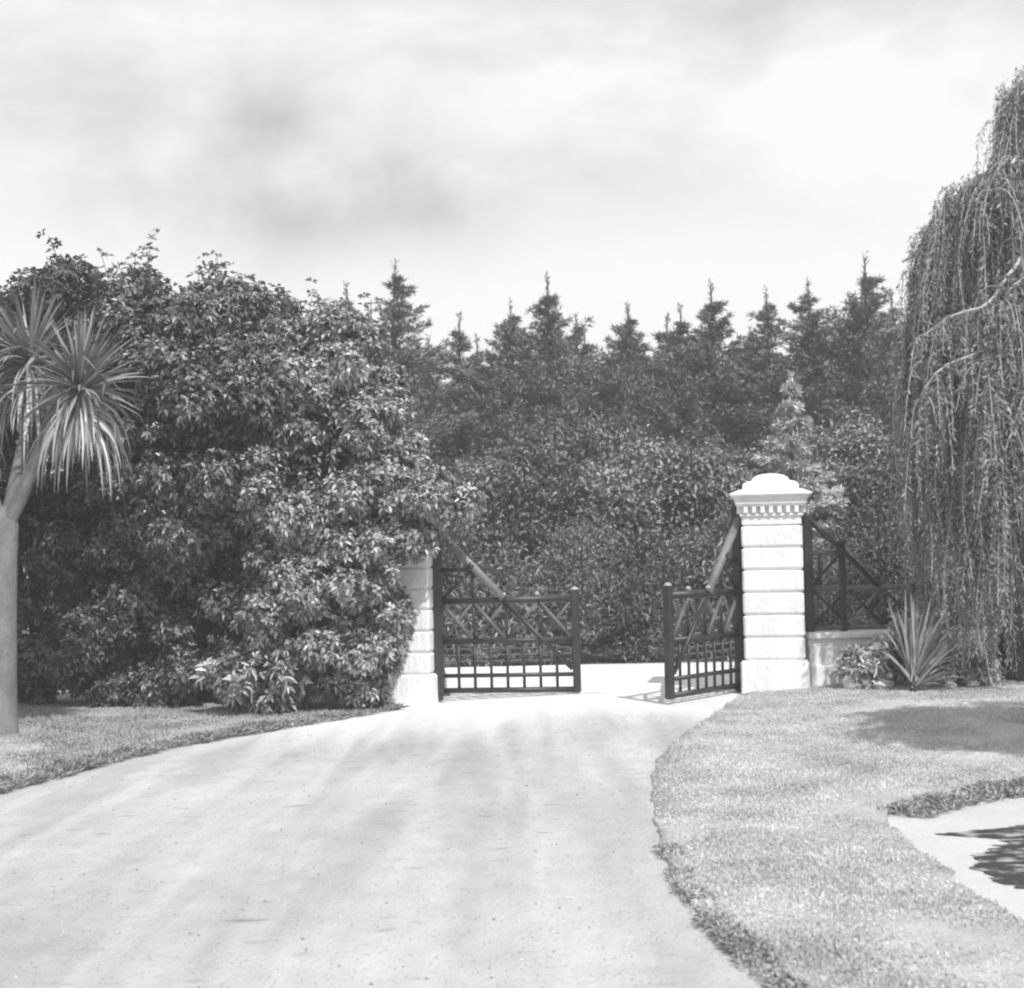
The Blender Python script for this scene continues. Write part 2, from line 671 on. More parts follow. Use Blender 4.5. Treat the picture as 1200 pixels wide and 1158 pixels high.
def sheet(name, outline, lift, m, skirt=0.0, step=.3, relief=0.0):
    outline = [(float(p[0]), float(p[1])) for p in outline]
    xs = [p[0] for p in outline]
    ys = [p[1] for p in outline]
    gx, gy = np.meshgrid(np.arange(min(xs) + step / 2, max(xs), step), np.arange(min(ys) + step / 2, max(ys), step))
    gx, gy = gx.ravel(), gy.ravel()
    k = in_poly(gx, gy, outline)
    pts = [Vector(p) for p in outline] + [Vector((a, b)) for a, b in zip(gx[k], gy[k])]
    n = len(outline)
    edges = [(i, (i + 1) % n) for i in range(n)]
    vo, _, fo, _, _, _ = delaunay_2d_cdt(pts, edges, [], 1, 1e-5)
    x = np.array([v.x for v in vo])
    y = np.array([v.y for v in vo])
    z = H(x, y) + lift
    if relief:
        z = z + relief * (np.sin(x * 2.1 + 1.3 * np.sin(y * 1.1)) * np.sin(y * 1.7 + x * .6))
    verts = [(a, b, c) for a, b, c in zip(x, y, z)]
    faces = [tuple(f) for f in fo]
    if skirt:
        o = len(verts)
        for (a, b) in outline:
            verts.append((a, b, float(H(np.float64(a), np.float64(b))) + lift - skirt))
        key = {}
        for i, v in enumerate(vo):
            key[(round(v.x, 4), round(v.y, 4))] = i
        top = [key.get((round(a, 4), round(b, 4))) for a, b in outline]
        for i in range(n):
            j = (i + 1) % n
            if top[i] is not None and top[j] is not None:
                faces.append((top[i], o + i, o + j, top[j]))
    me = bpy.data.meshes.new(name)
    me.from_pydata(verts, [], faces)
    for p in me.polygons:
        p.use_smooth = True
    me.update()
    me.materials.append(m)
    o = bpy.data.objects.new(name, me)
    scene.collection.objects.link(o)
    return tag(o, kind='structure')


# far ground: one wide sheet with a finer middle, a little under the laid surfaces
gxs = np.concatenate([[-3000, -600, -150, -60], np.arange(-30, 31, 1.0), [60, 150, 600, 3000]])
gys = np.concatenate([[-3000, -600, -100, -30], np.arange(-8, 61, 1.0), [100, 250, 800, 3000]])
GX, GY = np.meshgrid(gxs, gys)
gv = np.stack([GX.ravel(), GY.ravel(), (H(GX, GY) - .03).ravel()], 1)
nx = len(gxs)
tris = []
for j in range(len(gys) - 1):
    for i in range(nx - 1):
        a = j * nx + i
        tris += [(a, a + 1, a + nx + 1), (a, a + nx + 1, a + nx)]
tag(mesh_np('ground', gv, tris, M['earth'], smooth=True), kind='structure')

drive_right = [(2.86, 16.6), (2.62, 16.2), (2.17, 14.83), (1.62, 13.1), (1.23, 11.72), (1.02, 10.36), (.89, 8.77), (.83, 7.4),
               (.88, 6.47), (1.02, 5.54), (1.4, 4.4), (2.1, 3.4)]
drive_left = [(-1.45, 17.1), (-1.62, 16.9), (-2.05, 16.16), (-2.62, 15.35), (-3.37, 14.12), (-3.83, 12.73), (-4.0, 11.83),
              (-4.16, 11.09), (-4.4, 9.6), (-4.8, 7.5), (-5.5, 4.0)]
dr = smooth_line(drive_right)
dl = smooth_line(drive_left)
# the gravel drive runs under the lawn edges and through the gateway
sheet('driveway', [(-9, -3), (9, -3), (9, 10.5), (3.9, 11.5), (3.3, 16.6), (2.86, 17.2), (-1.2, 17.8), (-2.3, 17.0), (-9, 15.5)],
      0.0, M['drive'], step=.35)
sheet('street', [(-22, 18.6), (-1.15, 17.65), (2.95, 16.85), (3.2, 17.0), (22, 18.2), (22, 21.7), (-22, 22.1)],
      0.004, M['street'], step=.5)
# lawns stand a hand's breadth proud of the gravel
path_edge = [(12, 10.9), (6, 10.35), (4.3, 10.1), (3.64, 9.95), (3.21, 9.71), (2.82, 9.41), (2.40, 8.97), (2.31, 8.26), (2.31, 7.59),
             (2.29, 6.85), (2.34, 6.2), (2.55, 5.0), (2.9, 3.4)]
pe = smooth_line(path_edge)


def rough_line(line, amp, seed):
    rs = np.random.RandomState(seed)
    out = []
    ph = rs.uniform(0, 6, 6)
    for i, p in enumerate(line):
        if i == 0 or i == len(line) - 1:
            out.append((p[0], p[1]))
            continue
        t = np.array(line[i + 1]) - np.array(line[i - 1])
        t = t / np.linalg.norm(t)
        s = i * .25
        k = amp * (math.sin(3.1 * s + ph[0]) * .5 + math.sin(7.3 * s + ph[1]) * .3 + math.sin(13 * s + ph[2]) * .3)
        out.append((p[0] - t[1] * k, p[1] + t[0] * k))
    return out


dr_r = rough_line(smooth_line(drive_right, .1), .025, 1)
dl_r = rough_line(smooth_line(drive_left, .1), .04, 2)
pe_r = rough_line(smooth_line(path_edge, .1), .03, 3)
lawn_r = dr_r + [(2.5, 3.3)] + list(reversed(pe_r)) + [(12, 18.3), (8, 18.2), (4.9, 17.1), (3.7, 16.85), (3.2, 16.75)]
lawn_l = dl_r + [(-9, 4), (-12, 8), (-12, 20), (-2.2, 19.5), (-1.9, 17.3)]
sheet('lawn', lawn_r, .022, M['turf'], skirt=.05, step=.25, relief=.012)
sheet('lawn', lawn_l, .035, M['turf'], skirt=.06, step=.25, relief=.012)
sheet('garden_path', list(reversed(pe)) + [(12, 3.4)], .006, M['path'], step=.35)
# a shallow puddle lying on the path, dark in its base colour, broken by paler patches
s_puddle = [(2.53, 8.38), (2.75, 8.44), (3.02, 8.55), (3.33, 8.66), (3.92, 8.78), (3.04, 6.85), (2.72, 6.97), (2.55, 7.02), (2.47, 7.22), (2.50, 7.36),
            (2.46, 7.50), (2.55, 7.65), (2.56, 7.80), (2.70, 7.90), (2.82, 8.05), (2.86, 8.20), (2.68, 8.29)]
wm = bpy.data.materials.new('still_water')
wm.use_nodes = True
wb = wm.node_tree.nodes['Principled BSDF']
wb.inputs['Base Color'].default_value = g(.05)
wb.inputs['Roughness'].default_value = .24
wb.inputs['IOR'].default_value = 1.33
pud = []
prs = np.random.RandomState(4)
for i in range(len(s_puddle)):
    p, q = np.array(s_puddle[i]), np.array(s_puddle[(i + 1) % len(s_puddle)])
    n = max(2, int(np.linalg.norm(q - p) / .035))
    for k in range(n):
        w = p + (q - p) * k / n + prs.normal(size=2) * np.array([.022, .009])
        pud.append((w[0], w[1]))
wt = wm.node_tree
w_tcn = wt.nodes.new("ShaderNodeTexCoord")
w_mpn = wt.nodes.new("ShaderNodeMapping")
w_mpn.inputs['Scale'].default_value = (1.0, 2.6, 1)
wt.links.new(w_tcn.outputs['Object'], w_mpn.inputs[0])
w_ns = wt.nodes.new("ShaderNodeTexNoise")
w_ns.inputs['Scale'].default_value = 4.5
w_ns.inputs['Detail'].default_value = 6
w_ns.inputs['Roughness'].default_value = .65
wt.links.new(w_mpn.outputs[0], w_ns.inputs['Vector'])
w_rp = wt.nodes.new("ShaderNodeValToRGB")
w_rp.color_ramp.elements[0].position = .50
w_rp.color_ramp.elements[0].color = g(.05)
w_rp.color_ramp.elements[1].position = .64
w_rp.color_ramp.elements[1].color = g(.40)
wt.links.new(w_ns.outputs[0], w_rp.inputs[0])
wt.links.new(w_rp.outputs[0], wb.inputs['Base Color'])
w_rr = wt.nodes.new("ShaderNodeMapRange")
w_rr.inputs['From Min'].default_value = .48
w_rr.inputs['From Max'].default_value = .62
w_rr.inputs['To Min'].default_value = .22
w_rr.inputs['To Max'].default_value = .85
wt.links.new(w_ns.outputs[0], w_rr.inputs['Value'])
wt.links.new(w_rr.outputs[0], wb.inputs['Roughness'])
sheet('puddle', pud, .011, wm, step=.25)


# ---------------------------------------------------------------- grass
def grass_in(name, poly, n, hlo, hhi, seed, m, label, xr, yr, bias=None, near=0.0):
    rs = np.random.RandomState(seed)
    x = rs.uniform(xr[0], xr[1], n * 3)
    y = yr[0] + (yr[1] - yr[0]) * rs.uniform(0, 1, n * 3) ** (1 + near)
    k = in_poly(x, y, poly)
    x, y = x[k][:n], y[k][:n]
    n = len(x)
    z = H(x, y) + .02
    # patchy growth
    pat = (np.sin(x * 3.3 + 2 * np.sin(y * 2.1)) * np.sin(y * 4.1 + 1.5 * np.sin(x * 2.7)) + 1) / 2
    h = rs.uniform(hlo, hhi, n) * (.6 + .7 * pat)
    d = np.stack([rs.normal(0, .55, n), rs.normal(0, .55, n), np.ones(n)], 1)
    nn = np.stack([rs.normal(0, 1, n), rs.normal(0, 1, n), np.zeros(n)], 1)
    v, t = leaves(np.stack([x, y, z], 1), d, nn, h, rs.uniform(.006, .012, n), fold=.1, droop=.2)
    o = mesh_np(name, v, t, m)
    return tag(o, label, 'grass', kind='stuff')


grass_in('grass', lawn_r, 230000, .014, .036, 11, M['grass'],
         'short pale mown grass on the lawn right of the drive', (.6, 9), (4.2, 18), near=.35)
grass_in('grass', lawn_l, 80000, .03, .075, 12, M['verge'],
         'short grass on the verge in front of the tall dark hedge', (-9, -1.7), (9, 17.4))


def edge_grass(line, n, w, hlo, hhi, seed, side, label, gaps=2.0, irange=None):
    rs = np.random.RandomState(seed)
    P = np.array([(p[0], p[1]) for p in line])
    if irange:
        P = P[(P[:, 1] > irange[0]) & (P[:, 1] < irange[1])]
    i = rs.randint(0, len(P) - 1, n)
    t = rs.uniform(0, 1, (n, 1))
    q = P[i] * (1 - t) + P[i + 1] * t
    s = (i + t[:, 0])
    den = (np.sin(s * .23 + seed) + np.sin(s * .61 + 2) + np.sin(s * 1.3)) / 3
    keep = rs.uniform(-1, 1, n) < den + (1 - gaps * .5)
    q, s, den = q[keep], s[keep], den[keep]
    n = len(q)
    tan = unit(np.pad(P[np.minimum(i[keep] + 1, len(P) - 1)] - P[i[keep]], ((0, 0), (0, 1))))[:, :2]
    nor = np.stack([-tan[:, 1], tan[:, 0]], 1) * side
    q = q + nor * (rs.uniform(-.25, 1, (n, 1)) ** 1) * w
    z = H(q[:, 0], q[:, 1]) + .015
    d = np.stack([rs.normal(0, .8, n) - nor[:, 0] * .4, rs.normal(0, .8, n) - nor[:, 1] * .4, np.full(n, .9)], 1)
    nn = np.stack([rs.normal(0, 1, n), rs.normal(0, 1, n), np.full(n, .5)], 1)
    v, tt = leaves(np.stack([q[:, 0], q[:, 1], z], 1), d, nn, rs.uniform(hlo, hhi, n) * (1 + .5 * den), rs.uniform(.007, .016, n),
                   fold=.15, droop=.25)
    o = mesh_np('grass', v, tt, M['grass_edge'])
    return tag(o, label, 'grass', kind='stuff')


edge_grass(dl_r, 34000, .30, .04, .11, 21, -1, 'rank tufted grass along the drive edge below the hedge', gaps=.6)
edge_grass(dr_r, 16000, .12, .015, .05, 22, 1, 'ragged low tufts along the curved right edge of the drive', gaps=2.4, irange=(3.0, 8.2))
edge_grass(pe_r, 20000, .30, .035, .09, 23, 1, 'coarse weedy tufts bordering the far side of the garden path', gaps=1.0, irange=(8.9, 10.8))


def scatter_gravel(poly, n, seed, xr, yr):
    rs = np.random.RandomState(seed)
    x = rs.uniform(xr[0], xr[1], n * 2)
    y = yr[0] + (yr[1] - yr[0]) * rs.uniform(0, 1, n * 2) ** 1.6
    k = in_poly(x, y, poly)
    x, y = x[k][:n], y[k][:n]
    n = len(x)
    sz = rs.uniform(.002, .006, n) * (1 + 1.0 * (rs.uniform(0, 1, n) > .96))
    z = H(x, y)
    a = rs.uniform(0, 2 * PI, n)
    v = np.empty((n, 5, 3))
    for j in range(4):
        v[:, j, 0] = x + sz * np.cos(a + j * PI / 2) * rs.uniform(.7, 1.3, n)
        v[:, j, 1] = y + sz * np.sin(a + j * PI / 2) * rs.uniform(.7, 1.3, n)
        v[:, j, 2] = z - .001
    v[:, 4, 0] = x + sz * rs.uniform(-.3, .3, n)
    v[:, 4, 1] = y + sz * rs.uniform(-.3, .3, n)
    v[:, 4, 2] = z + sz * .8
    i = np.arange(n)[:, None] * 5
    t = np.concatenate([i + np.array([[j, (j + 1) % 4, 4]]) for j in range(4)], 1).reshape(-1, 3)
    o = mesh_np('gravel', v.reshape(-1, 3), t, M['pebble'])
    tag(o, 'loose fine gravel lying on the pale drive', 'gravel', kind='stuff')


scatter_gravel(list(dl_r) + [(-5, 3), (2, 3)] + list(reversed(dr_r)), 45000, 51, (-5, 2.6), (3.6, 15))


# ---------------------------------------------------------------- gate pillars
GATE_ROT = math.radians(-11)


def make_pillar():
    root = empty('gate_pillar', (0, 0, 0))
    # plinth
    mb = MB()
    mb.frustum((0, 0, 0), [(.425, -.3), (.425, .385), (.400, .415)], .02)
    mb.build('plinth', M['white'], root)
    # seven rusticated blocks with recessed joints, one mesh
    sh = MB()
    z = .415
    hs = .277
    for i in range(6):
        sh.frustum((0, 0, z), [(.354, 0), (.354, .010), (.372, .026), (.380, .044), (.380, hs - .022), (.374, hs - .010), (.354, hs)], .022)
        z += hs
    sh.build('shaft', M['white'], root)
    fr = MB()
    fr.frustum((0, 0, z), [(.345, 0), (.345, .012), (.372, .02), (.372, .115), (.395, .125), (.395, .150), (.360, .156),
                           (.360, .245)], .012)
    fr.build('frieze', M['white'], root)
    zt = z + .245
    de = MB()
    for s in range(4):
        for k in range(7):
            u = (k - 3) * .105
            p = Vector((u, -.395, 0))
            p.rotate(Matrix.Rotation(s * PI / 2, 3, 'Z'))
            de.box((p.x, p.y, zt - .045), (.052, .068, .084) if s % 2 == 0 else (.068, .052, .084), 0, .004)
    de.build('dentils', M['white'], root)
    co = MB()
    co.frustum((0, 0, zt), [(.43, 0), (.43, .022), (.448, .03), (.448, .075), (.462, .082), (.462, .105), (.50, .128), (.512, .140),
                            (.512, .158), (.40, .205), (.355, .215)], .012)
    co.build('cornice', M['white'], root)
    # stepped, curved cap
    ca = MB()
    prof = [(.352, .216), (.352, .255), (.335, .285), (.295, .308), (.235, .325)]
    prof += [(.225, .345), (.200, .372), (.155, .395), (.095, .412), (.04, .42), (.006, .423)]
    ca.frustum((0, 0, zt), prof, .004)
    ca.build('cap', M['white'], root)
    return root


PR = Vector((3.22, 16.98))
PL = Vector((-1.38, 17.86))
pil = make_pillar()
pil.location = (PR.x, PR.y, 0.0)
pil.rotation_euler = (0, 0, GATE_ROT)
pil.scale = (.965, .965, .985)
tag(pil, 'white rusticated gate pillar standing clear in the open at the right of the gateway', 'gate pillar', 'white gate pillars')
copy_thing(pil, (PL.x, PL.y, -.17), GATE_ROT, (.965, .965, .985),
           'white gate pillar half buried in overhanging hedge leaves, left of the gateway')


# ---------------------------------------------------------------- gate leaves
def gate_leaf(name_label, x_sign):
    """u from the hinge (0) to the free end, along +x * x_sign"""
    root = empty('gate_leaf', (0, 0, 0))
    Lg = 1.84

    def P(u, z, y=0):
        return (u * x_sign, y, z)
    m = M['gate']
    MB().box(P(.055, 1.16), (.13, .11, 2.26), 0, .012).build('hinge_stile', m, root)
    MB().box(P(Lg, .68), (.095, .095, 1.30), 0, .012).build('meeting_stile', m, root)
    for uz, r in ((1.22, .046), (.70, .040), (.26, .027), (.07, .036)):
        MB().tube([P(.10, uz), P(Lg - .035, uz)], r, 8).build('rail', m, root, smooth=True)
    MB().tube([P(.10, 1.62), P(.53, 1.62)], .034, 8).build('rail', m, root, smooth=True)
    # big sloping brace: thick pale pole above the rail, thinner below
    b1 = MB()
    b1.tube([P(.10, 2.12, -.045), P(.93, 1.245, -.045)], .050, 10)
    b1.build('brace', M['brace'], root, smooth=True)
    MB().tube([P(.93, 1.20, -.03), P(Lg - .05, .33, -.03)], .030, 8).build('brace', m, root, smooth=True)
    MB().tube([P(.49, 1.69, -.045), P(.545, 1.64, -.045)], .056, 10).build('collar', m, root, smooth=True)
    # kick strut in the tall corner
    MB().tube([P(.12, 1.25, .0), P(.50, 1.60, .0)], .022, 6).build('strut', m, root, smooth=True)
    MB().tube([P(.52, 1.24), P(.52, 1.62)], .017, 6).build('strut', m, root, smooth=True)
    # four crossed panels between the upper rails
    cell = (Lg - .14) / 4
    for k in range(4):
        a = .10 + k * cell
        MB().tube([P(a + .02, 1.18, -.016), P(a + cell - .02, .735, -.022)], .026, 6).build('cross_bar', M['bar'], root, smooth=True)
        MB().tube([P(a + .02, .735, .018), P(a + cell - .02, 1.18, -.012)], .021, 6).build('cross_bar', M['bar'], root, smooth=True)
        if k:
            MB().tube([P(a, .70), P(a, 1.22)], .02, 6).build('upright', m, root, smooth=True)
    for k in range(1, 8):
        a = .10 + k * cell / 2
        MB().tube([P(a, .07), P(a, .70)], .021, 6).build('upright', m, root, smooth=True)
    for zz in (.44, .52, .60):
        MB().tube([P(.1, zz, .015), P(Lg - .03, zz, .015)], .010, 5).build('wire', M['bar'], root)
    # finials
    fin = [(.012, 0), (.03, .012), (.034, .035), (.022, .055), (.004, .062)]
    MB().lathe(P(Lg, 1.33), [(.05, 0), (.052, .012), (.04, .022), (.028, .032), (.004, .042)], 12).build('finial', M['cap'], root, smooth=True)
    MB().lathe(P(.93 + cell, 1.258), fin, 10).build('finial', M['cap'], root, smooth=True)
    MB().lathe(P(.93, 1.258, -.04), fin, 10).build('finial', M['cap'], root, smooth=True)
    MB().lathe(P(.055, 2.29), fin, 10).build('finial', M['cap'], root, smooth=True)
    MB().box(P(.055, -.01), (.085, .08, .09), 0, .01).build('foot', m, root)
    MB().box(P(.12, .02), (.14, .05, .035), 0, .01).build('hinge', M['iron'], root)
    return root


ch, sh_ = math.cos(GATE_ROT), math.sin(GATE_ROT)
fd = Vector((ch, sh_))                         # along the gateway, left to right
fn = Vector((sh_, -ch))                        # towards the drive (nearer)
hl = PL + fd * .40 + fn * .06
gl = gate_leaf('left', 1)
gl.location = (hl.x - .03, hl.y, -.06)
gl.rotation_euler = (math.radians(0), math.radians(-.6), math.radians(-9))
tag(gl, 'dark timber gate leaf with crossed panels, nearly shut beside the leafy left pillar', 'gate', 'gate leaves')
hr = PR - fd * .40 + fn * .06
gr = gate_leaf('right', -1)
gr.location = (hr.x, hr.y, .02)
gr.rotation_euler = (0, math.radians(.3), math.atan2(1.36, 1.14))
gr.scale = (.885, 1, 1)
tag(gr, 'dark timber gate leaf swung half open towards the drive beside the clear pillar', 'gate', 'gate leaves')

# ---------------------------------------------------------------- wing wall and its fence, right of the pillar
wa = Vector((3.58, 16.86))
wd = Vector((1.0, .10)).normalized()
wang = math.atan2(wd.y, wd.x)
wall = empty('wing_wall', (wa.x, wa.y, 0), wang, 'low white rendered wall running right from the pillar behind the shrubs', 'wall')
WL = 4.4
w1 = MB().box((WL / 2, 0, .235), (WL, .34, .67), 0, .01)
w1.build('wall_body', M['wall'], wall)
w2 = MB()
w2.box((WL / 2, 0, .612), (WL + .02, .31, .084), 0, .006)
w2.build('frieze_band', M['wall'], wall)
MB().box((WL / 2, 0, .695), (WL + .04, .42, .082), 0, .018).build('coping', M['white'], wall)
MB().box((WL / 2, -.19, .14), (WL, .05, .40), 0, .012).build('plinth', M['wall'], wall)

fe = empty('wing_fence', (wa.x, wa.y, .735), wang, 'dark timber fence panel stepping down from the pillar along the low wall', 'fence')


def FP(u, z, y=0):
    return (u, y, z)


m = M['gate']
MB().box((.06, 0, .72), (.10, .09, 1.44), 0, .01).build('post', m, fe)
MB().box((.49, 0, .53), (.075, .075, 1.06), 0, .01).build('post', m, fe)
for u0 in (1.75, 2.7, 3.65):
    MB().box((u0, 0, .30), (.075, .075, .60), 0, .01).build('post', m, fe)
for z, u1, r in ((.045, 3.7, .030), (.53, 3.7, .034)):
    MB().tube([FP(.1, z), FP(u1, z)], r, 8).build('rail', M['bar'], fe, smooth=True)
MB().tube([FP(.1, .97), FP(.49, .97)], .032, 8).build('rail', M['bar'], fe, smooth=True)
MB().tube([FP(.08, 1.38, -.03), FP(.49, .99, -.03), FP(.93, .55, -.03)], .034, 8).build('brace', m, fe, smooth=True)
MB().tube([FP(.49, .99, -.0), FP(.10, .56, -.0)], .020, 6).build('strut', m, fe, smooth=True)
MB().tube([FP(.20, .55), FP(.20, .96)], .018, 6).build('strut', m, fe, smooth=True)
for k in range(8):
    a = .10 + k * .445
    MB().tube([FP(a + .01, .51, -.014), FP(a + .435, .07, -.014)], .020, 6).build('cross_bar', m, fe, smooth=True)
    MB().tube([FP(a + .01, .07, .016), FP(a + .435, .51, .016)], .020, 6).build('cross_bar', M['brace'] if k == 1 else m, fe, smooth=True)
MB().lathe((.49, 0, 1.06), [(.03, 0), (.055, .02), (.06, .05), (.035, .08), (.005, .09)], 12).build('finial', m, fe, smooth=True)
MB().lathe((.94, 0, .565), [(.02, 0), (.036, .012), (.03, .04), (.005, .05)], 10).build('finial', m, fe, smooth=True)


# ---------------------------------------------------------------- broadleaf crowns
def clear_of_gate(q):
    """drop leaves that would grow through the gate leaf or the pillar"""
    r = q[:, :2] - np.array([PL.x, PL.y])
    u = r @ np.array([fd.x, fd.y])
    n = r @ np.array([fn.x, fn.y])
    pil_in = (np.abs(u) < .43) & (np.abs(n) < .43) & (q[:, 2] < 2.9)
    gate_in = (u > .30) & (n < .32) & (n > -.5) & (q[:, 2] < 2.15)
    edge = -1.36 - .10 * np.sin(q[:, 2] * 5.0) - .16 * (q[:, 2] < .35)
    trimmed = (q[:, 2] < 1.72) & (q[:, 0] > edge * q[:, 1] / 17.0)
    return ~(pil_in | gate_in | trimmed)


def broad_tree(name, base, main, seed, m, leaf_len, leaf_w, n_lobes, per_area, label, cat='tree', rlo=.3, rhi=.6, k=7,
               zmin=.25, trunk_r=.11, fork=1.2, group=None, sprigs=0, keep=None, filt=None, wh=True, droop=.2, up=.35, bark=None, flat=.8):
    rs = np.random.RandomState(seed)
    root = empty(name, base, 0, label, cat, group)
    b = np.array(base)
    main = [(np.array(c) - b, np.array(r)) for c, r in main]
    lob = lobes_on(rs, main, n_lobes, rlo, rhi, zmin=zmin, keep=(lambda q: keep(q + b)) if keep else None)
    tips, ax = crown_tips(rs, lob, per_area, up=up, flat=flat)
    # inner fill so the crown is not see-through
    ni = int(len(tips) * .18)
    c_i = rs.randint(0, len(main), ni)
    C = np.array([m_[0] for m_ in main])[c_i]
    R = np.array([m_[1] for m_ in main])[c_i]
    di = rdir(rs, ni)
    ti = C + di * R * rs.uniform(.35, .85, (ni, 1))
    tips = np.concatenate([tips, ti])
    ax = np.concatenate([ax, unit(di + .5 * rs.normal(size=(ni, 3)))])
    tb = MB()
    if sprigs:
        # leafy shoots that stand out of the top and sides
        sel = rs.permutation(len(lob))
        cnt = 0
        T, A = [], []
        for i in sel:
            c, r = lob[i]
            if cnt >= sprigs:
                break
            if c[2] < np.array([m_[0][2] for m_ in main]).mean():
                continue
            d = np.array([rs.uniform(-.5, .5), rs.uniform(-.4, .4), 1.0])
            ln = rs.uniform(.1, .45) + r
            s = c
            e = c + d / np.linalg.norm(d) * ln
            MB().tube([tuple(s), tuple((s + e) / 2 + rs.normal(size=3) * .03), tuple(e)], [.009, .006, .003], 5).build('twig', M['bark'], root)
            for q in range(16):
                t = .1 + .9 * q / 15
                T.append(s + (e - s) * t + rs.normal(size=3) * .07)
                A.append(d + rs.normal(size=3) * .4)
            cnt += 1
        if T:
            tips = np.concatenate([tips, np.array(T)])
            ax = np.concatenate([ax, np.array(A)])
    keepm = tips[:, 2] + b[2] > H(tips[:, 0] + b[0], tips[:, 1] + b[1]) + .05
    if filt:
        keepm &= filt(tips + b)
    tips, ax = tips[keepm], ax[keepm]
    if wh:
        v, t = whorl_leaves(rs, tips, ax, k, leaf_len, leaf_w, droop=droop)
    else:
        n = len(tips) * k
        P = np.repeat(tips, k, 0) + rs.normal(size=(n, 3)) * leaf_len * .9
        A = np.repeat(unit(ax), k, 0)
        D = unit(A * .5 + rs.normal(size=(n, 3)) * .8)
        nn = unit(A + rs.normal(size=(n, 3)) * .6 + np.array([0, 0, .5]))
        ln = leaf_len * rs.uniform(.6, 1.25, n)
        v, t = leaves(P, D, nn, ln, ln * leaf_w / leaf_len, droop=droop)
    cr = mesh_np('crown', v, t, m, root)
    tr = trunk_mesh(rs, (0, 0, 0), lob, trunk_r, fork, bark or M['bark'], root, n_limbs=14)
    return root


HL = M['broad']
flt = clear_of_gate
HG = 'tall broadleaf trees grown together as a hedge'
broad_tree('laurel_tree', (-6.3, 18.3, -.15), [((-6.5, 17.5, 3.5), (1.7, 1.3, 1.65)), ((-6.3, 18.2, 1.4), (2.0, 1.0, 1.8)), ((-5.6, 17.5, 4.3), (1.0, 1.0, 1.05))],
           31, M['broad_shade'], .085, .034, 115, 130, 'dark leafy tree behind the cabbage tree at the left end of the hedge', sprigs=34, rlo=.22, rhi=.5,
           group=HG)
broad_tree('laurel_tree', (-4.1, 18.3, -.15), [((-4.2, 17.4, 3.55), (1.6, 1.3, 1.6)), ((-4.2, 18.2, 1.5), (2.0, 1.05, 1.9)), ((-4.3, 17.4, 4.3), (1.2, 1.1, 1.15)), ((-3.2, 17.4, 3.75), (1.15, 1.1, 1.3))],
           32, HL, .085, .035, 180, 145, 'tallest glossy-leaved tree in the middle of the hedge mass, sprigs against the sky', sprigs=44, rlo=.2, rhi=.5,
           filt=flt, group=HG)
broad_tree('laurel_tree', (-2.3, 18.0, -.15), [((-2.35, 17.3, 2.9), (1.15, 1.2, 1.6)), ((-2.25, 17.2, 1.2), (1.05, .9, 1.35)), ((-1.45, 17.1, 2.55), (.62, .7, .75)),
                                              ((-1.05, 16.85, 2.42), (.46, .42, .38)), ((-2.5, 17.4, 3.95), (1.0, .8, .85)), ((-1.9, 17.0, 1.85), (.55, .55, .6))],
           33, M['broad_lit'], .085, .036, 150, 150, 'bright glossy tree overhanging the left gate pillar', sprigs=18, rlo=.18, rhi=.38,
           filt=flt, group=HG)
broad_tree('laurel_shrub', (-3.15, 16.75, -.13), [((-3.15, 16.65, .32), (.55, .4, .45))], 34, M['broad_lit'], .15, .05, 14, 60,
           'low pale-leaved shrub at the foot of the dark hedge', cat='shrub', rlo=.14, rhi=.24, trunk_r=.03, fork=.2, zmin=.1)
broad_tree('laurel_shrub', (-1.95, 16.9, -.13), [((-1.95, 16.95, .5), (.42, .4, .6))], 35, M['broad'], .12, .04, 26, 70,
           'small glossy bush at the drive edge in front of the left pillar', cat='shrub', rlo=.14, rhi=.26, trunk_r=.03, fork=.2, zmin=.05, filt=flt)


